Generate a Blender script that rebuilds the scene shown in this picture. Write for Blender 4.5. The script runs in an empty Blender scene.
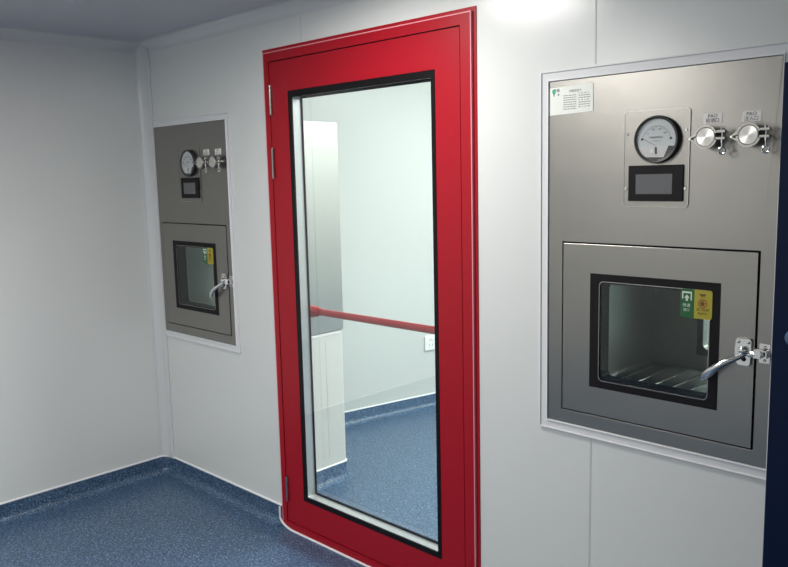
import bpy, math, random
from mathutils import Vector, Matrix
random.seed(4)
C = bpy.context.scene.collection
PI = math.pi
DZ = 0.037                      # survey heights are taken from the door threshold; the floor lies this much lower
FL = -DZ

# ------------------------------------------------------------------ materials
def newmat(name):
    m = bpy.data.materials.new(name); m.use_nodes = True
    nt = m.node_tree; b = nt.nodes['Principled BSDF']
    return m, nt, b
def pmat(name, col, rough=.5, metal=0., spec=.5, emit=None, es=0., coat=0., bump=None, var=None, coord='Object'):
    m, nt, b = newmat(name)
    b.inputs['Base Color'].default_value = (*col, 1)
    b.inputs['Roughness'].default_value = rough
    b.inputs['Metallic'].default_value = metal
    b.inputs['Specular IOR Level'].default_value = spec
    b.inputs['Coat Weight'].default_value = coat
    b.inputs['Coat Roughness'].default_value = .15
    if emit:
        b.inputs['Emission Color'].default_value = (*emit, 1); b.inputs['Emission Strength'].default_value = es
    tc = nt.nodes.new('ShaderNodeTexCoord')
    def noise(scale, detail=3, stretch=(1, 1, 1)):
        mp = nt.nodes.new('ShaderNodeMapping'); mp.inputs['Scale'].default_value = stretch
        nt.links.new(tc.outputs[coord], mp.inputs['Vector'])
        n = nt.nodes.new('ShaderNodeTexNoise'); n.inputs['Scale'].default_value = scale; n.inputs['Detail'].default_value = detail
        nt.links.new(mp.outputs[0], n.inputs['Vector']); return n
    if var:                     # (scale, amount, stretch)
        n = noise(var[0], 3, var[2])
        mr = nt.nodes.new('ShaderNodeMapRange')
        mr.inputs['To Min'].default_value = 1 - var[1]; mr.inputs['To Max'].default_value = 1 + var[1]
        nt.links.new(n.outputs['Fac'], mr.inputs['Value'])
        mx = nt.nodes.new('ShaderNodeVectorMath'); mx.operation = 'SCALE'; mx.inputs[0].default_value = col
        nt.links.new(mr.outputs[0], mx.inputs['Scale']); nt.links.new(mx.outputs[0], b.inputs['Base Color'])
    if bump:                    # list of (scale, distance, stretch)
        prev = None
        for sc, dist, st in bump:
            n = noise(sc, 2, st)
            bp = nt.nodes.new('ShaderNodeBump'); bp.inputs['Distance'].default_value = dist; bp.inputs['Strength'].default_value = 1
            nt.links.new(n.outputs['Fac'], bp.inputs['Height'])
            if prev: nt.links.new(prev.outputs[0], bp.inputs['Normal'])
            prev = bp
        nt.links.new(prev.outputs[0], b.inputs['Normal'])
    return m
M = {}
M['wall'] = pmat('painted_steel_panel', (.73, .745, .725), .24, spec=.5, bump=[(1.3, .004, (1, 1, .35)), (260, .00003, (1, 1, .02))])
M['wall2'] = pmat('pale_green_panel', (.55, .575, .555), .35, bump=[(1.3, .004, (1, 1, .35))])
M['ceiling'] = pmat('ceiling_panel', (.50, .52, .57), .4, bump=[(2, .003, (1, 1, 1))])
M['cove'] = pmat('white_aluminium_cove', (.68, .69, .69), .22, spec=.6)
M['trimw'] = pmat('white_aluminium_trim', (.74, .74, .75), .3)
M['seam'] = pmat('grey_seam_sealant', (.52, .53, .53), .45)
M['bead'] = pmat('white_sealant', (.85, .86, .88), .4)
M['steel'] = pmat('brushed_stainless', (.335, .322, .298), .32, metal=1, var=(3, .05, (1, 1, 1)), bump=[(2.2, .0025, (1, 1, 1)), (11, .0005, (1, 1, 1)), (420, .00004, (.03, 1, 1))])
M['steel2'] = pmat('satin_stainless', (.45, .445, .425), .36, metal=1, bump=[(2.5, .002, (1, 1, 1)), (420, .00004, (.03, 1, 1))])
M['chamber'] = pmat('chamber_stainless', (.46, .48, .47), .35, metal=1, bump=[(60, .0006, (1, 1, 1))])
M['chrome'] = pmat('polished_chrome', (.80, .79, .77), .12, metal=1)
M['satin'] = pmat('satin_chrome', (.42, .405, .38), .22, metal=1)
M['black'] = pmat('black_print', (.006, .005, .006), .4, spec=.2)
M['rubber'] = pmat('black_rubber', (.008, .007, .008), .55, spec=.2)
M['bezel'] = pmat('black_bezel', (.03, .03, .027), .38)
M['dial'] = pmat('white_dial', (.70, .70, .74), .5)
M['dial2'] = pmat('pale_pink_dial', (.80, .74, .76), .5)
M['ink'] = pmat('black_ink', (.02, .02, .02), .6)
M['greyink'] = pmat('grey_ink', (.36, .33, .33), .6)
M['screen'] = pmat('grey_screen', (.13, .13, .14), .22)
M['white'] = pmat('white_plastic', (.82, .82, .80), .4)
M['label'] = pmat('white_label', (.96, .94, .91), .6)
M['card'] = pmat('pale_card', (.90, .93, .86), .5)
M['green'] = pmat('green_vinyl', (.015, .12, .03), .4)
M['teal'] = pmat('teal_print', (.05, .42, .28), .5)
M['yellow'] = pmat('yellow_vinyl', (.42, .36, .03), .4)
M['signwhite'] = pmat('sign_white', (.72, .82, .70), .5)
M['brown'] = pmat('sign_brown', (.16, .07, .01), .5)
M['signred'] = pmat('sign_red', (.35, .05, .015), .5)
M['red'] = pmat('red_powder_coat', (.37, .004, .014), .40, spec=.32, bump=[(3, .001, (1, 1, 1)), (500, .00002, (1, 1, .05))])
M['navy'] = pmat('navy_paint', (.0006, .009, .040), .5, spec=.2)
M['edge'] = pmat('worn_pink_edge', (.78, .30, .34), .3)  # highlight line of the frame step, painted as a pale pink ring
M['bluegrey'] = pmat('blue_grey_knob', (.08, .14, .26), .4)
M['spacer'] = pmat('grey_spacer', (.50, .51, .52), .3, metal=.4)
M['cream'] = pmat('cream_cladding', (.58, .59, .56), .35)
def glass(name, tint, refl_rough=.02, ior=1.5, boost=1.):
    m = bpy.data.materials.new(name); m.use_nodes = True; nt = m.node_tree; nt.nodes.clear()
    out = nt.nodes.new('ShaderNodeOutputMaterial'); mix = nt.nodes.new('ShaderNodeMixShader')
    tr = nt.nodes.new('ShaderNodeBsdfTransparent'); tr.inputs[0].default_value = (*tint, 1)
    gl = nt.nodes.new('ShaderNodeBsdfGlossy'); gl.inputs['Roughness'].default_value = refl_rough
    fr = nt.nodes.new('ShaderNodeFresnel'); 
    ge = nt.nodes.new('ShaderNodeNewGeometry'); mr = nt.nodes.new('ShaderNodeMapRange')     # same reflectance entering and leaving the pane
    mr.inputs['To Min'].default_value = ior; mr.inputs['To Max'].default_value = 1 / ior
    nt.links.new(ge.outputs['Backfacing'], mr.inputs['Value']); nt.links.new(mr.outputs[0], fr.inputs['IOR'])
    nt.links.new(fr.outputs[0], mix.inputs[0]); nt.links.new(tr.outputs[0], mix.inputs[1]); nt.links.new(gl.outputs[0], mix.inputs[2])
    nt.links.new(mix.outputs[0], out.inputs[0]); return m
M['glass'] = glass('clear_glass', (.97, .985, .975))
M['dglass'] = glass('grey_green_glass', (.72, .77, .75))
def floor_mat():
    m, nt, b = newmat('speckled_blue_vinyl')
    tc = nt.nodes.new('ShaderNodeTexCoord')
    n1 = nt.nodes.new('ShaderNodeTexNoise'); n1.inputs['Scale'].default_value = 130; n1.inputs['Detail'].default_value = 4; n1.inputs['Roughness'].default_value = .75
    n2 = nt.nodes.new('ShaderNodeTexVoronoi'); n2.inputs['Scale'].default_value = 170
    n3 = nt.nodes.new('ShaderNodeTexNoise'); n3.inputs['Scale'].default_value = 6; n3.inputs['Detail'].default_value = 3
    for n in (n1, n2, n3): nt.links.new(tc.outputs['Object'], n.inputs['Vector'])
    r1 = nt.nodes.new('ShaderNodeValToRGB'); e = r1.color_ramp.elements
    e[0].position = .36; e[0].color = (.017, .042, .092, 1); e[1].position = .66; e[1].color = (.24, .36, .51, 1)
    c = r1.color_ramp.elements.new(.5); c.color = (.044, .096, .185, 1)
    nt.links.new(n1.outputs['Fac'], r1.inputs[0])
    r2 = nt.nodes.new('ShaderNodeValToRGB'); e = r2.color_ramp.elements
    e[0].position = .5; e[0].color = (.75, .75, .75, 1); e[1].position = 1.; e[1].color = (1.3, 1.3, 1.3, 1)
    sep = nt.nodes.new('ShaderNodeSeparateColor'); nt.links.new(n2.outputs['Color'], sep.inputs[0]); nt.links.new(sep.outputs[0], r2.inputs[0])
    mx = nt.nodes.new('ShaderNodeVectorMath'); mx.operation = 'MULTIPLY'
    nt.links.new(r1.outputs[0], mx.inputs[0]); nt.links.new(r2.outputs[0], mx.inputs[1])
    nt.links.new(mx.outputs[0], b.inputs['Base Color'])
    b.inputs['Roughness'].default_value = .33; b.inputs['Specular IOR Level'].default_value = .6
    bp = nt.nodes.new('ShaderNodeBump'); bp.inputs['Distance'].default_value = .0004; nt.links.new(n1.outputs['Fac'], bp.inputs['Height'])
    nt.links.new(bp.outputs[0], b.inputs['Normal'])
    return m
M['floor'] = floor_mat()

# ------------------------------------------------------------------ mesh helper
class MB:
    def __init__(s): s.v = []; s.f = []; s.m = []; s.mats = []; s.sm = []
    def mi(s, mat):
        if mat not in s.mats: s.mats.append(mat)
        return s.mats.index(mat)
    def add(s, vs, fs, mat, smooth=False):
        o = len(s.v); i = s.mi(mat); s.v += [tuple(p) for p in vs]
        for f in fs: s.f.append(tuple(o + k for k in f)); s.m.append(i); s.sm.append(smooth)
        return s
    def box(s, x0, x1, y0, y1, z0, z1, mat):
        vs = [(x, y, z) for x in (x0, x1) for y in (y0, y1) for z in (z0, z1)]
        return s.add(vs, [(0, 1, 3, 2), (4, 6, 7, 5), (0, 4, 5, 1), (2, 3, 7, 6), (0, 2, 6, 4), (1, 5, 7, 3)], mat)
    def plate(s, loop, y0, y1, mat, smooth=False):      # loop of (x,z), extruded in y
        n = len(loop)
        vs = [(x, y0, z) for x, z in loop] + [(x, y1, z) for x, z in loop]
        return s.add(vs, [tuple(range(n)), tuple(range(2 * n - 1, n - 1, -1))] + [(i, i + n, (i + 1) % n + n, (i + 1) % n) for i in range(n)], mat, smooth)
    def ring(s, lo, li, y0, y1, mat, yi0=None):         # frame between outer and inner loops (equal counts)
        n = len(lo); yi0 = y0 if yi0 is None else yi0
        vs = [(x, y0, z) for x, z in lo] + [(x, yi0, z) for x, z in li] + [(x, y1, z) for x, z in lo] + [(x, y1, z) for x, z in li]
        fs = []
        for i in range(n):
            j = (i + 1) % n
            fs += [(i, j, n + j, n + i), (2 * n + i, 3 * n + i, 3 * n + j, 2 * n + j), (i, 2 * n + i, 2 * n + j, j), (n + i, n + j, 3 * n + j, 3 * n + i)]
        return s.add(vs, fs, mat)
    def tube(s, path, r, mat, n=10, flat=1., caps=True):     # r a number or a list
        P = [Vector(p) for p in path]; R = r if isinstance(r, (list, tuple)) else [r] * len(P)
        vs = []; up = None
        for i, p in enumerate(P):
            t = (P[min(i + 1, len(P) - 1)] - P[max(i - 1, 0)]).normalized()
            if up is None:
                up = Vector((0, 0, 1)) if abs(t.z) < .9 else Vector((1, 0, 0))
            a = t.cross(up).normalized(); b = a.cross(t).normalized(); up = b
            for k in range(n):
                w = 2 * PI * k / n
                vs.append(p + R[i] * (math.cos(w) * a * flat + math.sin(w) * b))
        fs = [(i * n + k, i * n + (k + 1) % n, (i + 1) * n + (k + 1) % n, (i + 1) * n + k) for i in range(len(P) - 1) for k in range(n)]
        if caps: fs += [tuple(range(n - 1, -1, -1)), tuple(range((len(P) - 1) * n, len(P) * n))]
        return s.add(vs, fs, mat, True)
    def lathe(s, cx, cz, prof, mat, n=40, smooth=True):      # prof: (radius, y) about an axis along y
        vs = [(cx + r * math.cos(2 * PI * k / n), y, cz + r * math.sin(2 * PI * k / n)) for r, y in prof for k in range(n)]
        fs = [(i * n + k, i * n + (k + 1) % n, (i + 1) * n + (k + 1) % n, (i + 1) * n + k) for i in range(len(prof) - 1) for k in range(n)]
        fs += [tuple(range(n)), tuple(range(len(prof) * n - 1, (len(prof) - 1) * n - 1, -1))]
        return s.add(vs, fs, mat, smooth)
    def sweep(s, path, norms, prof, mat, smooth=True):       # plan path (x,y) with inward normals; prof (offset, z)
        m = len(prof)
        vs = [(p[0] + q[0] * o, p[1] + q[1] * o, z) for p, q in zip(path, norms) for o, z in prof]
        fs = [(i * m + k, (i + 1) * m + k, (i + 1) * m + (k + 1) % m, i * m + (k + 1) % m) for i in range(len(path) - 1) for k in range(m)]
        fs += [tuple(range(m)), tuple(range(len(path) * m - 1, (len(path) - 1) * m - 1, -1))]
        return s.add(vs, fs, mat, smooth)
    def build(s, name, parent=None, bevel=0, top=False):
        me = bpy.data.meshes.new(name); me.from_pydata(s.v, [], s.f); me.update()
        for m in s.mats: me.materials.append(M[m])
        for p, i, q in zip(me.polygons, s.m, s.sm): p.material_index = i; p.use_smooth = q
        import bmesh
        bm = bmesh.new(); bm.from_mesh(me); bmesh.ops.recalc_face_normals(bm, faces=bm.faces); bm.to_mesh(me); bm.free()
        if any(s.sm):
            try: me.set_sharp_from_angle(angle=math.radians(38))
            except Exception: pass
        o = bpy.data.objects.new(name, me); C.objects.link(o)
        if parent: o.parent = parent
        else: o.location.z = DZ
        if bevel:
            b = o.modifiers.new('bevel', 'BEVEL'); b.width = bevel; b.segments = 2; b.limit_method = 'ANGLE'; b.angle_limit = math.radians(40)
        return o
def rr(x0, x1, z0, z1, r=.0004, n=4):
    out = []
    for cx, cz, a in ((x1 - r, z1 - r, 0), (x0 + r, z1 - r, 90), (x0 + r, z0 + r, 180), (x1 - r, z0 + r, 270)):
        for k in range(n + 1):
            w = math.radians(a + 90 * k / n); out.append((cx + r * math.cos(w), cz + r * math.sin(w)))
    return out
def circ(cx, cz, r, n=28, a0=0, a1=360):
    full = abs(a1 - a0) >= 360
    return [(cx + r * math.cos(math.radians(a0 + (a1 - a0) * k / (n if full else n - 1))), cz + r * math.sin(math.radians(a0 + (a1 - a0) * k / (n if full else n - 1)))) for k in range(n)]
def tag(o, label, cat, group=None, kind=None):
    o['label'] = label; o['category'] = cat
    if group: o['group'] = group
    if kind: o['kind'] = kind
    return o
def struct(o, label, cat): return tag(o, label, cat, kind='structure')
def empty(name, loc):
    o = bpy.data.objects.new(name, None); C.objects.link(o); o.location = (loc[0], loc[1], loc[2] + DZ); o.empty_display_size = .1; return o
def text(name, s, x, y, z, size, mat, parent, align='CENTER', sx=1.):
    cu = bpy.data.curves.new(name, 'FONT'); cu.body = s; cu.size = size; cu.align_x = align; cu.align_y = 'CENTER'
    cu.extrude = .0001; cu.materials.append(M[mat])
    cu.resolution_u = 3
    t = bpy.data.objects.new(name, cu)
    me = bpy.data.meshes.new_from_object(t)          # lettering becomes an ordinary mesh
    bpy.data.objects.remove(t); bpy.data.curves.remove(cu)
    me.transform(Matrix.Translation((x, y, z)) @ Matrix.Rotation(PI / 2, 4, 'X') @ Matrix.Diagonal((sx, 1, 1, 1)))
    me.name = name
    if not me.materials: me.materials.append(M[mat])
    o = bpy.data.objects.new(name, me); C.objects.link(o); o.parent = parent
    return o

# ------------------------------------------------------------------ the room shell
XL, CE = -3.84, 2.262          # left wall, ceiling height (survey)
CEF = 2.60                     # ceiling of the room beyond
def grid_wall(xs, zs, holes, y0, y1, mat):
    mb = MB()
    def solid(i, k):
        if i < 0 or k < 0 or i >= len(xs) - 1 or k >= len(zs) - 1: return False
        cx, cz = (xs[i] + xs[i + 1]) / 2, (zs[k] + zs[k + 1]) / 2
        return not any(a < cx < b and c < cz < d for a, b, c, d in holes)
    for i in range(len(xs) - 1):
        for k in range(len(zs) - 1):
            if not solid(i, k): continue
            a, b, c, d = xs[i], xs[i + 1], zs[k], zs[k + 1]
            mb.add([(a, y0, c), (b, y0, c), (b, y0, d), (a, y0, d)], [(0, 1, 2, 3)], mat)
            mb.add([(a, y1, c), (b, y1, c), (b, y1, d), (a, y1, d)], [(3, 2, 1, 0)], mat)
            for di, dk, q in ((-1, 0, [(a, c), (a, d)]), (1, 0, [(b, c), (b, d)]), (0, -1, [(a, c), (b, c)]), (0, 1, [(a, d), (b, d)])):
                if not solid(i + di, k + dk):
                    (xa, za), (xb, zb) = q
                    mb.add([(xa, y0, za), (xb, y0, zb), (xb, y1, zb), (xa, y1, za)], [(0, 1, 2, 3)], mat)
    return mb
PB = [-3.788, -1.368]          # left edges of the two pass boxes
PW, PT, PBZ = .676, 1.833, .771
DL, DR, DT = -2.809, -1.649, 2.103      # door frame
holes = [(x - .001, x + PW + .001, PBZ - .001, PT + .001) for x in PB] + [(DL + .012, DR - .012, FL - .1, DT - .012)]
xs = sorted({XL - .1, 1.1} | {h[0] for h in holes} | {h[1] for h in holes})
zs = sorted({FL, CEF} | {PBZ - .001, PT + .001, DT - .012})
wf = grid_wall(xs, zs, holes, 0, .05, 'wall').build('wall_front')
struct(wf, 'glossy pale grey panel wall holding the red door and both pass boxes', 'wall')
b = MB(); b.box(XL - .1, XL, -3.5, 0, FL, CE + .08, 'wall')
struct(b.build('wall_left'), 'plain pale grey panel wall at the left with no opening', 'wall')
b = MB(); b.box(1.0, 1.1, -3.5, 0, FL, CE + .08, 'wall')
struct(b.build('wall_right'), 'pale grey panel wall out of view beyond the blue cabinet', 'wall')
b = MB(); b.box(XL - .1, 1.1, -3.6, -3.5, FL, CE + .08, 'wall')
struct(b.build('wall_back'), 'pale grey panel wall behind the viewer', 'wall')
b = MB(); b.box(XL - .1, 1.1, -3.5, 0, CE, CE + .08, 'ceiling')
struct(b.build('ceiling'), 'dim blue grey panel ceiling over the near room', 'ceiling')
b = MB(); b.box(-4.6, 1.4, -3.6, 4.2, FL - .1, FL, 'floor')
struct(b.build('floor'), 'speckled blue vinyl floor running through both rooms', 'floor')
# room beyond
P0 = Vector((-3.67, 1.155)); D = Vector((.2075, .9782)).normalized(); N = Vector((D.y, -D.x))
A = P0 + D * (-1.13); B = P0 + D * 2.9
b = MB(); q = [A, B, B - N * .1, A - N * .1]
b.add([(p.x, p.y, z) for z in (FL, CEF) for p in q], [(0, 1, 2, 3), (7, 6, 5, 4), (0, 4, 5, 1), (1, 5, 6, 2), (2, 6, 7, 3), (3, 7, 4, 0)], 'wall2')
struct(b.build('wall_beyond_side'), 'bright bare wall with a socket seen through the red door', 'wall')
b = MB(); b.box(B.x - .1, 1.3, B.y - .02, B.y + .08, FL, CEF, 'wall2')
struct(b.build('wall_beyond_back'), 'pale end wall of the room beyond the red door', 'wall')
b = MB(); b.box(1.2, 1.3, .05, B.y - .02, FL, CEF, 'wall2')
struct(b.build('wall_beyond_right'), 'pale wall at the right of the room beyond', 'wall')
b = MB(); b.box(-4.1, 1.3, .05, B.y + .08, CEF, CEF + .08, 'cream')
struct(b.build('ceiling_beyond'), 'white panel ceiling of the room beyond the red door', 'ceiling')

# corner cove at the left corner and coves under the ceiling
R = .052
RX, RY = .072, .045
arcb = [(XL + RX - RX * math.cos(math.radians(a)), -RY + RY * math.sin(math.radians(a))) for a in range(0, 91, 9)]
arc = [(XL + RX - RX * math.cos(math.radians(a)), -RY + (RY - .009) * math.sin(math.radians(a))) for a in range(0, 91, 9)]
b = MB(); loop = arc + [(arc[-1][0], 0), (XL, 0)]
n = len(loop)
b.add([(x, y, z) for z in (FL + .09, CE) for x, y in loop], [(k, (k + 1) % n, n + (k + 1) % n, n + k) for k in range(n)] + [tuple(range(n)), tuple(range(2 * n - 1, n - 1, -1))], 'cove', True)
for x, y in (arc[0], arc[-1]):
    b.box(x - (.0 if y < -.01 else .0025), x + (.0025 if y < -.01 else .0025), y - .003, y + (.003 if y < -.01 else .006), FL + .09, CE - .05, 'trimw')
struct(b.build('trim_1'), 'rounded white metal cove strip in the corner of the two walls', 'corner trim')
def ceil_cove(path, norms, name, lab):
    prof = [(0, CE)] + [(R - R * math.cos(math.radians(a)), CE - R + R * math.sin(math.radians(a))) for a in range(0, 91, 10)]
    b = MB(); b.sweep(path, norms, prof, 'cove'); struct(b.build(name), lab, 'ceiling trim')
ceil_cove([(XL, -3.5), (XL, 0)], [(1, 0)] * 2, 'trim_2', 'cove strip where the left wall meets the ceiling')
ceil_cove([(XL, 0), (1.0, 0)], [(0, -1)] * 2, 'trim_3', 'cove strip where the door wall meets the ceiling')
# panel joints
k = 4
for x, z0, z1, lab in ((-1.214, PT + .035, CE - .05, 'thin vertical panel joint above the right pass box'), (-1.214, FL + .09, PBZ - .035, 'thin vertical panel joint below the right pass box'), (-2.549, DT + .002, CE - .05, 'faint vertical panel joint above the red door')):
    b = MB(); b.box(x - .0016, x + .0016, -.0008, .001, z0, z1, 'seam'); b.box(x + .0016, x + .003, -.001, .001, z0, z1, 'trimw')
    struct(b.build('trim_%d' % k), lab, 'panel joint'); k += 1

# skirting: coved vinyl with a white bead
SK = FL + .093
def skirting(path, norms, name, lab):
    r = .04
    prof = [(0, FL - .002), (0, SK), (.0035, SK), (.0035, FL + r)] + [(.0035 + r - r * math.cos(math.radians(a)), FL + r - r * math.sin(math.radians(a))) for a in range(15, 91, 15)] + [(.0035 + r, FL - .002)]
    b = MB(); b.sweep(path, norms, prof, 'floor'); o = b.build(name); struct(o, lab, 'baseboard')
    b = MB(); b.tube([(p[0] + q[0] * .002, p[1] + q[1] * .002, SK + .001) for p, q in zip(path, norms)], .0052, 'bead', 8); b.build('sealant_bead', o)
    return o
m = len(arc) // 2
an = [(math.cos(math.radians(a)), -math.sin(math.radians(a))) for a in range(0, 91, 9)]
skirting([(XL, -3.5), (XL, -RY)], [(1, 0)] * 2, 'baseboard_left', 'coved blue vinyl skirting along the left wall')
bf = skirting([arcb[0]] + arcb[1:] + [(DL - .001, 0)], [an[0]] + an[1:] + [(0, -1)], 'baseboard_front', 'coved blue vinyl skirting between the corner and the red door')
skirting([(DR + .001, 0), (-.60, 0)], [(0, -1)] * 2, 'baseboard_front', 'coved blue vinyl skirting right of the red door')
pa, pb = P0 + D * (-1.0), P0 + D * 2.85
skirting([tuple(pa), tuple(pb)], [tuple(N)] * 2, 'baseboard_beyond', 'coved blue vinyl skirting on the bright wall beyond the door')
# rounded vinyl fillet and white bead at the foot of the door frame
yb = -.016
cz = [(DL - .002, SK)] + [(DL - .002, FL + .045)]
for a in range(180, 271, 10):
    cz.append((DL + .10 + .102 * math.cos(math.radians(a)), FL + .045 + .043 * math.sin(math.radians(a))))
fil = cz[1:] + [(DL - .002, FL)]
b = MB(); b.plate(fil, yb, -.002, 'floor'); b.build('vinyl_corner', bf)
path = [(x, yb, z) for x, z in cz] + [(DR + .003, yb, FL + .003)]
b = MB(); b.tube(path, .005, 'bead', 8); b.build('threshold_bead', bf)

# ------------------------------------------------------------------ red door
door = empty('door_1', ((DL + DR) / 2, 0, FL))
struct(door, 'tall red metal door with a full height glass panel and push bar', 'door')
ox, oz = -(DL + DR) / 2, -FL
def dz(loop): return [(x + ox, z + oz) for x, z in loop]
LX0, LX1, LZ0, LZ1 = -2.757, -1.714, .004, 2.046
def ushape(e, top, bot):   # portal outline with inset e
    return rr(DL + e, DR - e, bot, top - e, .0004)
b = MB()
b.ring(dz(rr(DL, DR, FL, DT)), dz(rr(DL + .016, DR - .016, FL + .004, DT - .016)), -.003, .056, 'red')
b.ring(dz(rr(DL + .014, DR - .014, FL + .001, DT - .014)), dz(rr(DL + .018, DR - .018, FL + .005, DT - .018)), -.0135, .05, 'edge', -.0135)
b.ring(dz(rr(DL + .018, DR - .018, FL + .005, DT - .018)), dz(rr(LX0 - .004, LX1 + .004, LZ0 - .004, LZ1 + .004)), -.013, .05, 'red')
b.ring(dz(rr(LX0 - .0035, LX1 + .0035, LZ0 - .0035, LZ1 + .0035)), dz(rr(LX0 + .001, LX1 - .001, LZ0 + .001, LZ1 - .001)), .046, .052, 'rubber')
b.ring(dz(rr(LX0 - .0039, LX1 + .0039, LZ0 - .0039, LZ1 + .0039)), dz(rr(LX0 - .0003, LX1 + .0003, LZ0 - .0003, LZ1 + .0003)), -.006, .045, 'rubber')
b.build('door_frame', door)
GL, GR, GB, GT = -2.636, -1.825, .132, 1.919
leaf_y0, leaf_y1 = -.011, .045
b = MB(); b.ring(dz(rr(LX0, LX1, LZ0, LZ1)), dz(rr(GL, GR, GB, GT)), leaf_y0, leaf_y1, 'red')
leaf = b.build('door_leaf', door, bevel=.0015)
def sub(b, name, lab=None):
    o = b.build(name, leaf)
    if lab: o['label'] = lab
    return o
b = MB(); b.ring(dz(rr(GL + .0002, GR - .0002, GB + .0002, GT - .0002)), dz(rr(GL + .023, GR - .018, GB + .022, GT - .027)), leaf_y0 - .001, leaf_y0 + .006, 'black'); sub(b, 'window_border', 'black border round the glass')
b = MB(); b.ring(dz(rr(GL + .0004, GR - .0004, GB + .0004, GT - .0004)), dz(rr(GL + .028, GR - .020, GB + .030, GT - .031)), leaf_y1 - .006, leaf_y1 - .001, 'black'); sub(b, 'window_border', 'thin black border of the inner pane')
b = MB(); b.ring(dz(rr(GL + .0003, GR - .0003, GB + .0003, GT - .0003)), dz(rr(GL + .021, GR - .017, GB + .021, GT - .016)), leaf_y0 + .0065, leaf_y1 - .0065, 'spacer'); sub(b, 'window_spacer', 'pale grey metal spacer between the panes')
for y in (leaf_y0 + .001, leaf_y1 - .004):
    b = MB(); b.plate(dz(rr(GL + .001, GR - .001, GB + .001, GT - .001)), y, y + .001, 'glass'); sub(b, 'glass_pane')
for z0, z1 in ((1.831, 1.948), (1.562, 1.686), (.108, .217)):
    b = MB(); xh = -2.744 + ox; yh = -.020
    for a_, c_ in ((z0, (z0 + z1) / 2 - .001), ((z0 + z1) / 2 + .001, z1)):
        b.tube([(xh, yh, a_ + oz), (xh, yh, c_ + oz)], .006, 'satin', 14)
    b.tube([(xh, yh, z0 - .004 + oz), (xh, yh, z1 + .004 + oz)], .0045, 'satin', 10)
    b.box(xh - .003, xh + .005, yh, -.010, z0 + oz, z1 + oz, 'satin')
    b.build('hinge', door)
# push bar on the far face of the leaf
b = MB(); zb = .968 + oz; yb2 = .122
b.tube([(-2.705 + ox, yb2, zb), (-1.735 + ox, yb2, zb)], .0155, 'red', 18, flat=.8)
bar = b.build('push_bar', door)
for x in (-2.70, -1.74):
    b = MB(); s = 1 if x < -2 else -1
    b.tube([(x + ox, leaf_y1, zb), (x + ox, .075, zb), (x + ox + s * .01, .105, zb), (x + ox + s * .035, yb2, zb), (x + ox + s * .062, yb2, zb)], [.032, .030, .029, .025, .018], 'red', 16)
    b.build('bar_bracket', bar)

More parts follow.
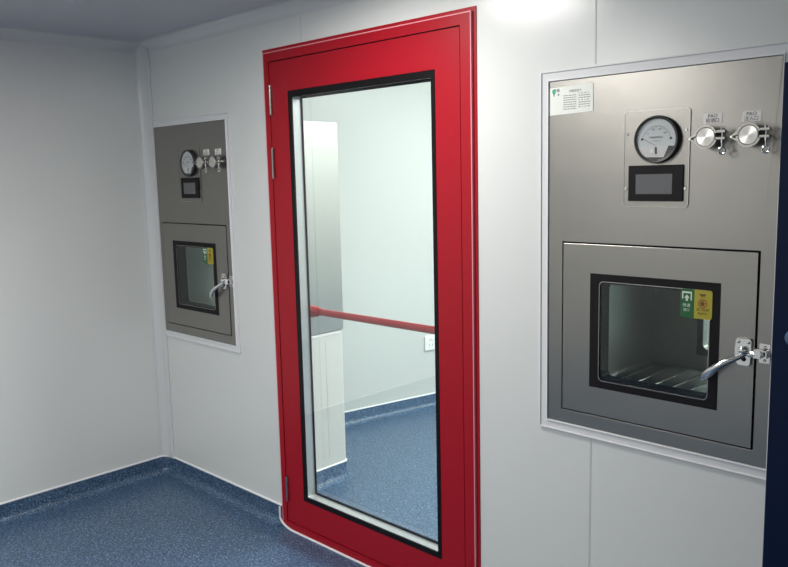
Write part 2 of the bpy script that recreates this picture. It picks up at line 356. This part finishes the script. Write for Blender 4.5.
# ------------------------------------------------------------------ pass box (local x from the left edge of its front panel)
def make_passbox(x0):
    root = empty('pass_box', (x0, 0, PBZ)); Z = -PBZ
    def L(loop): return [(x, z + Z) for x, z in loop]
    def part(b, name, parent=root, lab=None, bevel=0):
        o = b.build(name, parent, bevel=bevel)
        if lab: o['label'] = lab
        return o
    b = MB(); b.ring(L(rr(0, PW, PBZ, PT)), L(rr(.050, .640, .813, 1.347)), -.003, .05, 'steel'); b.ring(L(rr(.0502, .6398, .8132, 1.3468)), L(rr(.0548, .6352, .8178, 1.3422)), .003, .046, 'rubber'); part(b, 'front_panel', bevel=.001)
    b = MB(); b.ring(L(rr(-.047, .769, PBZ, PT)), L(rr(.055, .63, .85, 1.32, .02)), .052, .60, 'steel2'); part(b, 'housing', bevel=.001)
    b = MB(); b.ring(L(rr(.0545, .6305, .8495, 1.3205, .02)), L(rr(.0575, .6275, .8525, 1.3175, .02)), .051, .598, 'chamber')
    for k in range(9): b.tube([(.09 + .06 * k, .10, .853 + Z), (.09 + .06 * k, .55, .853 + Z)], .0025, 'chrome', 6)
    part(b, 'chamber_lining')
    # front door
    b = MB(); b.ring(L(rr(.0545, .6355, .8175, 1.3425)), L(rr(.151, .541, .9055, 1.2545)), -.005, .045, 'steel'); cd = part(b, 'chamber_door', bevel=.0012)
    b = MB(); b.ring(L(rr(.150, .542, .9045, 1.2555)), L(rr(.179, .516, .926, 1.234, .014, 4)), -.0065, .002, 'rubber')
    b.ring(L(rr(.152, .540, .9065, 1.2535)), L(rr(.186, .510, .934, 1.226, .02, 4)), .002, .045, 'rubber'); part(b, 'window_gasket', cd)
    b = MB(); b.ring(L(rr(.1795, .5155, .9265, 1.2335, .014, 4)), L(rr(.1815, .5135, .9285, 1.2315, .014, 4)), -.0062, .002, 'satin'); part(b, 'window_edging', cd)
    b = MB(); b.plate(L(rr(.178, .517, .925, 1.235)), -.003, -.001, 'dglass'); part(b, 'window_glass', cd)
    # rear door
    b = MB(); b.ring(L(rr(.045, .640, .84, 1.33)), L(rr(.243, .575, .925, 1.25, .02, 4)), .602, .645, 'steel2'); rd = part(b, 'rear_door')
    b = MB(); b.ring(L(rr(.225, .59, .905, 1.27)), L(rr(.245, .573, .927, 1.248, .02, 4)), .5985, .606, 'rubber'); part(b, 'window_gasket', rd)
    b = MB(); b.plate(L(rr(.235, .58, .915, 1.26)), .607, .611, 'glass'); part(b, 'window_glass', rd)
    # instrument plate
    b = MB(); b.ring(L(rr(.253, .446, 1.455, 1.725, .012)), L(rr(.2555, .4435, 1.4575, 1.7225, .010)), -.0062, -.002, 'satin')
    b.plate(L(rr(.2555, .4435, 1.4575, 1.7225, .010)), -.0052, -.002, 'steel'); ip = part(b, 'instrument_plate')
    for x, z in ((.262, 1.662), (.436, 1.665), (.262, 1.508), (.436, 1.508)):
        b = MB(); b.lathe(x, z + Z, [(.0032, -.0078), (.0042, -.0062), (.0042, -.004)], 'chrome', 14); b.box(x - .003, x + .003, -.0082, -.0076, z + Z - .0004, z + Z + .0004, 'ink'); part(b, 'screw', ip)
    # gauge
    gx, gz = .3555, 1.643 + Z
    b = MB(); b.lathe(gx, gz, [(.050, -.005), (.064, -.005), (.0655, -.009), (.0655, -.018), (.0635, -.0225), (.060, -.0225), (.0575, -.021), (.0575, -.0145), (.050, -.0145)], 'bezel', 56)
    g = part(b, 'pressure_gauge', lab='round black rimmed pressure gauge')
    b = MB(); b.plate(circ(gx, gz, .0565, 40), -.0158, -.0146, 'dial'); part(b, 'dial', g, 'white gauge dial')
    b = MB(); low = circ(gx, gz, .056, 24, 198, 342)
    b.plate(low, -.0164, -.0158, 'dial2')
    b.plate([(gx + .056 * math.cos(math.radians(a)), gz + .056 * math.sin(math.radians(a))) for a in range(292, 343, 6)] + [(gx + .036, gz - .018)], -.0170, -.0164, 'ink')
    b.plate([(gx + .056 * math.cos(math.radians(a)), gz + .056 * math.sin(math.radians(a))) for a in range(238, 303, 6)] , -.0170, -.0164, 'ink')
    b.plate([(gx - .004, gz - .022), (gx - .001, gz - .020), (gx + .002, gz - .022), (gx + .003, gz - .040), (gx - .003, gz - .040)], -.0172, -.0164, 'ink')
    b.plate(rr(gx - .018, gx - .008, gz - .036, gz - .025), -.0168, -.0164, 'label')
    part(b, 'dial_foot', g, 'pale lower field of the gauge dial')
    b = MB()
    for k in range(31):
        a = math.radians(168 - 156 * k / 30); big = k % 5 == 0; r0, r1 = (.036 if big else .040), .045; w = .0006
        c_, s_ = math.cos(a), math.sin(a)
        b.plate([(gx + r0 * c_ - w * s_, gz - .006 + r0 * s_ + w * c_), (gx + r1 * c_ - w * s_, gz - .006 + r1 * s_ + w * c_), (gx + r1 * c_ + w * s_, gz - .006 + r1 * s_ - w * c_), (gx + r0 * c_ + w * s_, gz - .006 + r0 * s_ - w * c_)], -.0163, -.0158, 'greyink')
    for s_ in (-1, 1):
        b.plate(circ(gx + s_ * .042, gz + .002, .0035, 10), -.0165, -.0158, 'ink')
    b.plate([(gx - .0006, gz - .018), (gx + .0006, gz - .018), (gx - .0385, gz + .004), (gx - .0395, gz + .003)], -.0175, -.0168, 'signred')
    part(b, 'dial_scale', g, 'printed scale ticks and pointer')
    text('lettering', 'MAGNEHELIC', gx, -.0166, gz + .006, .0075, 'ink', g, sx=.85)
    text('lettering', 'PASCALS', gx, -.0166, gz - .004, .005, 'greyink', g)
    for k, t in enumerate(('0', '20', '40', '60')):
        a = math.radians(140 - 33 * k); text('lettering', t, gx + .032 * math.cos(a), -.0166, gz - .004 + .033 * math.sin(a), .007, 'ink', g)
    b = MB(); b.plate(circ(gx, gz, .0575, 40), -.0215, -.0210, 'glass'); part(b, 'cover_glass', g)
    # small display
    b = MB(); b.ring(L(rr(.271, .431, 1.473, 1.573, .002)), L(rr(.292, .401, 1.4925, 1.549, .001)), -.0105, -.005, 'black'); b.plate(L(rr(.290, .403, 1.490, 1.551)), -.0085, -.0052, 'black')
    d = part(b, 'display_panel', lab='black rimmed touch display')
    b = MB(); b.plate(L(rr(.2925, .4005, 1.493, 1.5485)), -.0095, -.0086, 'screen'); part(b, 'screen', d, 'dark grey blank screen')
    # clamped test ports with their labels
    for px, lz, t1, t2, lx, rot in ((.503, 1.691, 'PAO', '检测口', .505, 0), (.6115, 1.690, 'PAO', '注入口', .604, 0)):
        pz = 1.642 + Z
        b = MB(); b.lathe(px, pz, [(.019, -.002), (.019, -.028), (.0245, -.031), (.0245, -.037), (.0235, -.0375)], 'satin', 36)
        p = part(b, 'test_port')
        b = MB(); b.lathe(px, pz, [(.0245, -.0375), (.0245, -.0425), (.0235, -.0438), (.0232, -.0432)], 'cap', 40); part(b, 'port_cap', p)
        b = MB()
        for a0, a1 in ((18, 176), (184, 342)):
            lo = [(px + .0305 * math.cos(math.radians(a0 + (a1 - a0) * k / 16)), pz + .0305 * math.sin(math.radians(a0 + (a1 - a0) * k / 16))) for k in range(17)]
            li = [(px + .0252 * math.cos(math.radians(a0 + (a1 - a0) * k / 16)), pz + .0252 * math.sin(math.radians(a0 + (a1 - a0) * k / 16))) for k in range(16, -1, -1)]
            b.plate(lo + li, -.0435, -.026, 'satin')
        # hinge beak, ears
        b.plate([(px - .0255, pz + .012), (px - .029, pz + .012), (px - .044, pz - .001), (px - .0415, pz - .004), (px - .026, pz + .004)], -.043, -.027, 'satin')
        b.plate([(px - .0255, pz - .010), (px - .029, pz - .008), (px - .040, pz - .004), (px - .041, pz - .007), (px - .028, pz - .014)], -.042, -.028, 'satin')
        b.tube([(px - .041, -.045, pz - .003), (px - .041, -.025, pz - .003)], .003, 'chrome', 10)
        b.plate(rr(px + .026, px + .050, pz + .010, pz + .0155, .001), -.042, -.028, 'satin')
        b.plate(rr(px + .026, px + .050, pz - .0075, pz - .002, .001), -.042, -.028, 'satin')
        part(b, 'clamp_ring', p, 'hinged two part clamp ring')
        b = MB(); bx = px + .041
        b.tube([(bx, -.035, pz + .019), (bx, -.035, pz - .028)], .0028, 'chrome', 10)
        b.tube([(bx, -.035, pz + .0155), (bx, -.035, pz + .0215)], .0055, 'chrome', 8)
        b.tube([(bx, -.035, pz - .0075), (bx, -.035, pz - .016)], .0052, 'chrome', 10)
        ringp = [(bx + .0085 * math.cos(a * PI / 8), -.035, pz - .037 + .0085 * math.sin(a * PI / 8)) for a in range(17)]
        b.tube(ringp, .0026, 'chrome', 8, caps=False)
        part(b, 'wing_nut', p, 'ring headed wing nut on a bolt')
        b = MB(); b.plate(L(rr(lx - .024, lx + .024, lz - .013, lz + .013, .002)), -.0045, -.0031, 'label'); lb = part(b, 'port_label', lab='small white printed label')
        text('lettering', t1, lx, -.0048, lz + Z + .0058, .0130, 'ink', lb); text('lettering', t2, lx, -.0048, lz + Z - .0062, .0122, 'ink', lb)
    # door latch
    b = MB()
    lo = [(.584, 1.112), (.590, 1.1165), (.619, 1.1165), (.625, 1.112), (.626, 1.085), (.6235, 1.046), (.617, 1.041), (.592, 1.041), (.583, 1.050), (.581, 1.080)]
    b.plate(L(lo), -.013, -.005, 'chrome'); la = part(b, 'latch_plate', lab='polished chrome latch plate', bevel=.002); la.location.x = .005
    b = MB(); b.lathe(.605, 1.084 + Z, [(.011, -.013), (.011, -.022), (.0085, -.027), (.004, -.029)], 'chrome', 20)
    for x in (.592, .618): b.lathe(x, 1.105 + Z, [(.004, -.013), (.0035, -.015), (.002, -.0155)], 'satin', 12)
    b.lathe(.606, 1.060 + Z, [(.0065, -.0132), (.0055, -.0138)], 'black', 16); part(b, 'latch_bolt', la)
    b = MB(); pts = [(.612, -.018, 1.076), (.598, -.022, 1.066), (.580, -.029, 1.055), (.562, -.034, 1.045), (.542, -.037, 1.031), (.524, -.035, 1.014), (.510, -.029, 1.001), (.501, -.022, .990)]
    b.tube([(x, y, z + Z) for x, y, z in pts], [.006, .0065, .007, .0080, .010, .0115, .0110, .007], 'chrome', 14, flat=.55); part(b, 'latch_lever', la, 'curved chrome lever handle')
    b = MB(); b.plate(L(rr(.6465, .6745, 1.054, 1.106, .003)), -.006, -.003, 'chrome')
    for z in (1.062, 1.098): b.lathe(.6615, z + Z, [(.004, -.006), (.0035, -.008)], 'satin', 12)
    b.box(.650, .654, -.024, -.006, 1.070 + Z, 1.090 + Z, 'chrome'); b.box(.667, .671, -.020, -.006, 1.070 + Z, 1.090 + Z, 'chrome'); b.box(.650, .671, -.024, -.020, 1.087 + Z, 1.091 + Z, 'chrome')
    part(b, 'latch_keeper', lab='chrome keeper bracket on the frame', bevel=.0005)
    b = MB(); b.tube([(.618, -.015, 1.074 + Z), (.634, -.018, 1.078 + Z), (.654, -.016, 1.080 + Z)], [.007, .009, .009], 'chrome', 12); b.box(.634, .652, -.026, -.010, 1.069 + Z, 1.091 + Z, 'white'); part(b, 'latch_roller', la)
    # notice sticker
    s0, sm, s1, z0, z1 = .433, .472, .5215, 1.153, 1.233
    def half(xa, xb, left):
        r = .007; out = []
        for cx, cz_, a, rnd in ((xb - r, z1 - r, 0, not left), (xa + r, z1 - r, 90, left), (xa + r, z0 + r, 180, left), (xb - r, z0 + r, 270, not left)):
            if rnd: out += [(cx + r * math.cos(math.radians(a + k * 22.5)), cz_ + r * math.sin(math.radians(a + k * 22.5))) for k in range(5)]
            else:
                c_, s_ = math.cos(math.radians(a + 45)), math.sin(math.radians(a + 45)); out.append((cx + r * (1 if c_ > 0 else -1), cz_ + r * (1 if s_ > 0 else -1)))
        return L(out)
    b = MB(); b.plate(half(s0, sm, True), -.0080, -.0068, 'green'); b.plate(half(sm, s1, False), -.0080, -.0068, 'yellow')
    st = part(b, 'notice_sticker', lab='green and yellow notice sticker on the glass')
    b = MB(); y0, y1 = -.0084, -.0080
    b.plate(L(rr(.4375, .4650, 1.2215, 1.2260)), y0, y1, 'signwhite'); b.plate(L(rr(.4375, .4408, 1.2050, 1.2215)), y0, y1, 'signwhite'); b.plate(L(rr(.4617, .4650, 1.2020, 1.2215)), y0, y1, 'signwhite')
    b.plate(L([(.451, 1.2175), (.4432, 1.2080), (.4480, 1.2080), (.4480, 1.2000), (.4540, 1.2000), (.4540, 1.2080), (.4588, 1.2080)]), y0, y1, 'signwhite')
    b.ring(L(circ(.4955, 1.196, .0125, 28)), L(circ(.4955, 1.196, .0100, 28)), y0, y1, 'signred')
    hand = [(.490, 1.189), (.4995, 1.189), (.5010, 1.195), (.5030, 1.1985), (.5012, 1.1995), (.4990, 1.1975), (.4990, 1.2035), (.4972, 1.2035), (.4968, 1.1985), (.4960, 1.2050), (.4942, 1.2050), (.4938, 1.1985), (.4925, 1.2035), (.4908, 1.2030), (.4908, 1.1975), (.4892, 1.2000), (.4880, 1.1990)]
    b.plate(L(hand), y0, y1, 'brown')
    b.plate(L([(.4850, 1.2225), (.5050, 1.2225), (.5000, 1.2165), (.4900, 1.2165)]), y0, y1, 'brown')
    for x in (.491, .4955, .500): b.plate(L([(x - .0016, 1.2155), (x + .0016, 1.2155), (x, 1.2125)]), y0, y1, 'brown')
    part(b, 'pictogram', st, 'exit arrow and no touching signs')
    text('lettering', '双门互锁', .4955, -.0084, 1.1785 + Z, .0085, 'brown', st); text('lettering', '禁止同开', .4955, -.0084, 1.168 + Z, .0065, 'brown', st)
    text('lettering', '传递', .4505, -.0084, 1.187 + Z, .011, 'signwhite', st); text('lettering', '窗口', .4505, -.0084, 1.1745 + Z, .009, 'signwhite', st)
    return root
# brushed cap with a radial anisotropic sheen
m_, nt_, b_ = newmat('turned_steel_cap')
b_.inputs['Base Color'].default_value = (.80, .77, .72, 1); b_.inputs['Metallic'].default_value = 1; b_.inputs['Roughness'].default_value = .34
b_.inputs['Anisotropic'].default_value = .8
tg = nt_.nodes.new('ShaderNodeTangent'); tg.direction_type = 'RADIAL'; tg.axis = 'Y'; nt_.links.new(tg.outputs[0], b_.inputs['Tangent'])
M['cap'] = m_

def copy_tree(o, parent=None):
    c = o.copy(); C.objects.link(c)
    if parent: c.parent = parent
    for ch in list(o.children): copy_tree(ch, c)
    return c
pbl = make_passbox(PB[0])
tag(pbl, 'stainless pass box beside the room corner, left of the red door, without a card', 'pass box', 'stainless pass boxes in the wall')
pbr = copy_tree(pbl); pbr.location.x = PB[1]
tag(pbr, 'near stainless pass box right of the red door, with a white information card', 'pass box', 'stainless pass boxes in the wall')
# information card on the right one only
Z = -PBZ
b = MB(); b.add([(.004, -.0045, 1.731 + Z), (.152, -.0045, 1.735 + Z), (.151, -.0045, 1.8165 + Z), (.004, -.0045, 1.813 + Z), (.004, -.003, 1.731 + Z), (.152, -.003, 1.735 + Z), (.151, -.003, 1.8165 + Z), (.004, -.003, 1.813 + Z)],
    [(0, 1, 2, 3), (7, 6, 5, 4), (0, 4, 5, 1), (1, 5, 6, 2), (2, 6, 7, 3), (3, 7, 4, 0)], 'card')
card = b.build('information_card', pbr); card['label'] = 'white printed information card with a green logo'
b = MB(); y0, y1 = -.0049, -.0045
b.plate([(x, z + Z) for x, z in [(.012, 1.806), (.0155, 1.809), (.026, 1.809), (.026, 1.806), (.0235, 1.802), (.0235, 1.797), (.019, 1.793), (.0205, 1.788), (.0165, 1.788), (.0145, 1.795), (.012, 1.799)]], y0, y1, 'teal')
b.plate([(x, z + Z) for x, z in rr(.028, .037, 1.800, 1.809, .002)], y0, y1, 'greyink'); b.plate([(x, z + Z) for x, z in rr(.031, .036, 1.789, 1.795)], y0, y1, 'greyink')
b.build('logo', card)
text('lettering', '设备信息卡', .092, -.0049, 1.799 + Z, .0085, 'greyink', card)
b = MB(); random.seed(9)
for r in range(7):
    zc = 1.787 - r * .0066 + Z; x = .051
    while x < .094:
        w = random.uniform(.003, .008); b.plate(rr(x, min(x + w, .095), zc - .0013, zc + .0013), y0, y1, 'greyink'); x += w + .0016
    x = .103
    while x < .140:
        w = random.uniform(.003, .008); b.plate(rr(x, min(x + w, .142), zc + .004 - .0012, zc + .004 + .0012), y0, y1, 'greyink'); x += w + (.0016 if r % 3 else .005)
b.build('small_print', card)

# white trims round the boxes
def box_trim(x0, name, lab, left=True):
    e = .030
    xa = x0 - (e if left else .0005)
    b = MB(); zi0, zi1 = PBZ - .001, PT + .001
    lo = rr(xa, x0 + PW + e, zi0 - e, zi1 + e); li = rr(x0 - .0004, x0 + PW + .001, zi0, zi1)
    b.ring(lo, li, -.004, -.0002, 'trimw')
    if left: b.ring(lo, rr(xa + .004, x0 + PW + e - .004, zi0 - e + .004, zi1 + e - .004), -.0075, -.004, 'trimw')
    else: b.ring(rr(x0 - .0005, x0 + PW + e, zi0 - e, zi1 + e), rr(x0 - .0004, x0 + PW + e - .004, zi0 - e + .004, zi1 + e - .004), -.0075, -.004, 'trimw')
    b.ring(rr(x0 - .003 if left else x0 - .0005, x0 + PW + .0035, zi0 - .0035, zi1 + .0035), li, -.0078, -.004, 'bead')
    struct(b.build(name, bevel=.0006), lab, 'trim')
box_trim(PB[0], 'trim_7', 'white metal surround of the pass box beside the corner', False)
box_trim(PB[1], 'trim_8', 'white metal surround of the pass box right of the door')

# ------------------------------------------------------------------ cladding under the left box in the room beyond
xe = -3.785 + .769
b = MB(); lp = [(-3.86, .052), (xe, .052)] + [(xe - .03 + .03 * math.cos(math.radians(a)), .572 + .03 * math.sin(math.radians(a))) for a in range(0, 91, 15)] + [(-3.79, .602)]
n = len(lp)
b.add([(x, y, z) for z in (FL, PBZ - .004) for x, y in lp], [(k, (k + 1) % n, n + (k + 1) % n, n + k) for k in range(n)] + [tuple(range(n)), tuple(range(2 * n - 1, n - 1, -1))], 'cream', True)
b.box(xe - .001, xe + .003, .06, .572, PBZ - .016, PBZ - .004, 'trimw')
b.box(xe, xe + .0008, .470, .472, .10, PBZ - .05, 'seam'); b.box(xe, xe + .0008, .10, .472, PBZ - .052, PBZ - .05, 'seam')
struct(b.build('wall_enclosure'), 'white cladding with rounded corner under the pass box, seen through the door glass', 'wall cladding')
pth = [(xe, .052), (xe, .572)] + [(xe - .03 + .03 * math.cos(math.radians(a)), .572 + .03 * math.sin(math.radians(a))) for a in range(15, 91, 15)] + [(-3.70, .602)]
nm = [(1, 0), (1, 0)] + [(math.cos(math.radians(a)), math.sin(math.radians(a))) for a in range(15, 91, 15)] + [(0, 1)]
skirting(pth, nm, 'baseboard_enclosure', 'coved blue vinyl skirting round the white cladding')

# wall socket
c = P0 + D * .735
sock = empty('wall_socket', (c.x, c.y, .42)); sock.rotation_euler.z = math.atan2(D.y, D.x)   # local x along the wall, local -y into the room
tag(sock, 'small white wall socket on the bright wall seen through the door glass', 'socket')
b = MB(); b.plate(rr(-.082, .082, -.052, .050, .006), -.013, -.0006, 'white'); b.build('face_plate', sock, bevel=.002)
b = MB(); b.plate(rr(-.070, .0, -.040, .040, .004), -.0145, -.013, 'white')
for x, z in ((-.047, .016), (-.023, .016), (-.035, .024)): b.plate(rr(x - .005, x + .005, z - .0018, z + .0018), -.0152, -.0144, 'ink')
for x, z, s in ((-.047, -.016, 1), (-.023, -.016, -1)): b.plate(rr(x - .0022, x + .0022, z - .006, z + .006), -.0152, -.0144, 'ink')
b.build('socket_insert', sock)
b = MB(); b.plate(rr(.012, .070, -.030, .030, .003), -.0155, -.013, 'white'); b.build('switch_rocker', sock, bevel=.001)

# ------------------------------------------------------------------ navy cabinet at the right edge
cab = empty('steel_cabinet', (-.117, -.17, FL))
tag(cab, 'tall navy blue steel cabinet cut off by the right edge of the picture', 'cabinet')
cx0, cx1, cy0, cy1 = -.461, .46, -.17, .165
b = MB(); b.box(cx0, cx1, cy0 + .008, cy1, .06, 1.815, 'navy'); b.build('cabinet_body', cab, bevel=.004)
b = MB(); b.box(cx0 + .02, cx1 - .02, cy0 + .03, cy1 - .01, 0, .06, 'navy'); b.build('plinth', cab)
for xa, xb, kx in ((cx0 + .001, -.002, cx0 + .050), (.002, cx1 - .001, .04)):
    b = MB(); b.box(xa, xb, cy0 - .012, cy0 + .007, .07, 1.81, 'navy'); d = b.build('cabinet_door', cab, bevel=.003)
    b = MB(); b.lathe(kx, 1.205 + DZ, [(.007, cy0 - .012), (.007, cy0 - .022), (.015, cy0 - .026), (.017, cy0 - .032), (.013, cy0 - .038), (.004, cy0 - .040)], 'bluegrey', 24)
    kn = b.build('door_knob', d); kn['label'] = 'small round blue grey knob'

# ------------------------------------------------------------------ lights
def emis(name, col, s):
    m = bpy.data.materials.new(name); m.use_nodes = True; nt = m.node_tree; nt.nodes.clear()
    o = nt.nodes.new('ShaderNodeOutputMaterial'); e = nt.nodes.new('ShaderNodeEmission'); e.inputs[0].default_value = (*col, 1); e.inputs[1].default_value = s
    nt.links.new(e.outputs[0], o.inputs[0]); return m
M['lamp'] = emis('near_room_led', (1, .98, .945), 32)
M['lamp3'] = emis('near_room_rear_led', (1, .98, .95), 37)
M['lamp4'] = emis('far_end_led', (.98, 1, .985), 60)
M['lamp2'] = emis('far_room_led', (.98, 1, .985), 48)
def lamp(x, y, z, w, h, mat, lab, grp):
    t = empty('ceiling_light', (x, y, z)); tag(t, lab, 'ceiling light', grp)
    b = MB(); b.add([(-w / 2, -h / 2, -.012), (w / 2, -h / 2, -.012), (w / 2, h / 2, -.012), (-w / 2, h / 2, -.012)], [(0, 1, 2, 3)], mat); b.build('diffuser', t)
    b = MB()
    for s in (-1, 1):
        b.box(s * w / 2 - .012, s * w / 2 + .012, -h / 2 - .012, h / 2 + .012, -.016, 0, 'trimw'); b.box(-w / 2 - .012, w / 2 + .012, s * h / 2 - .012, s * h / 2 + .012, -.016, 0, 'trimw')
    b.build('light_frame', t)
lamp(-1.86, -.68, CE, .42, .42, 'lamp', 'flush LED panel on the near ceiling, in front of the red door', 'LED panels of the near room')
lamp(-2.35, -2.45, CE, .6, .6, 'lamp3', 'flush LED panel on the near ceiling, behind the viewer', 'LED panels of the near room')  # unseen panel added to brighten the left wall and the steel's reflections
lamp(-2.0, 1.6, CEF, .9, .5, 'lamp2', 'LED panel on the ceiling beyond, nearest the bright socket wall', 'LED panels of the room beyond')
lamp(.3, 3.3, CEF, .9, .6, 'lamp4', 'LED panel on the ceiling beyond, far end of that room', 'LED panels of the room beyond')  # unseen panel placed here to brighten the top of the left housing side
lamp(-.6, 1.2, CEF, .9, .5, 'lamp2', 'LED panel on the ceiling beyond, behind the right pass box', 'LED panels of the room beyond')
w = bpy.data.worlds.new('world'); bpy.context.scene.world = w; w.use_nodes = True
w.node_tree.nodes['Background'].inputs[0].default_value = (.5, .55, .6, 1); w.node_tree.nodes['Background'].inputs[1].default_value = .02

# ------------------------------------------------------------------ camera
S = 2.1; f, yaw, pitch, roll = 784.22, .7744, -.1367, -.0227
fw = Vector((-math.sin(yaw) * math.cos(pitch), math.cos(yaw) * math.cos(pitch), math.sin(pitch)))
rt = Vector((math.cos(yaw), math.sin(yaw), 0)); up = rt.cross(fw)
r2 = math.cos(roll) * rt + math.sin(roll) * up; u2 = -math.sin(roll) * rt + math.cos(roll) * up
cam = bpy.data.cameras.new('camera'); co = bpy.data.objects.new('camera', cam); C.objects.link(co)
mat = Matrix((r2, u2, -fw)).transposed().to_4x4(); mat.translation = Vector((0, -S, .7431 * S + DZ)); co.matrix_world = mat
cam.sensor_width = 36; cam.sensor_fit = 'HORIZONTAL'; cam.lens = f / 788 * 36; cam.clip_start = .02
sc = bpy.context.scene; sc.camera = co
sc.view_settings.view_transform = 'Standard'; sc.view_settings.look = 'None'; sc.view_settings.gamma = 1; sc.view_settings.exposure = .25
sc.view_settings.use_curve_mapping = False
sc.cycles.use_denoising = True; sc.cycles.max_bounces = 14; sc.cycles.transparent_max_bounces = 16; sc.cycles.diffuse_bounces = 6
sc.cycles.caustics_reflective = True; sc.cycles.sample_clamp_indirect = 6
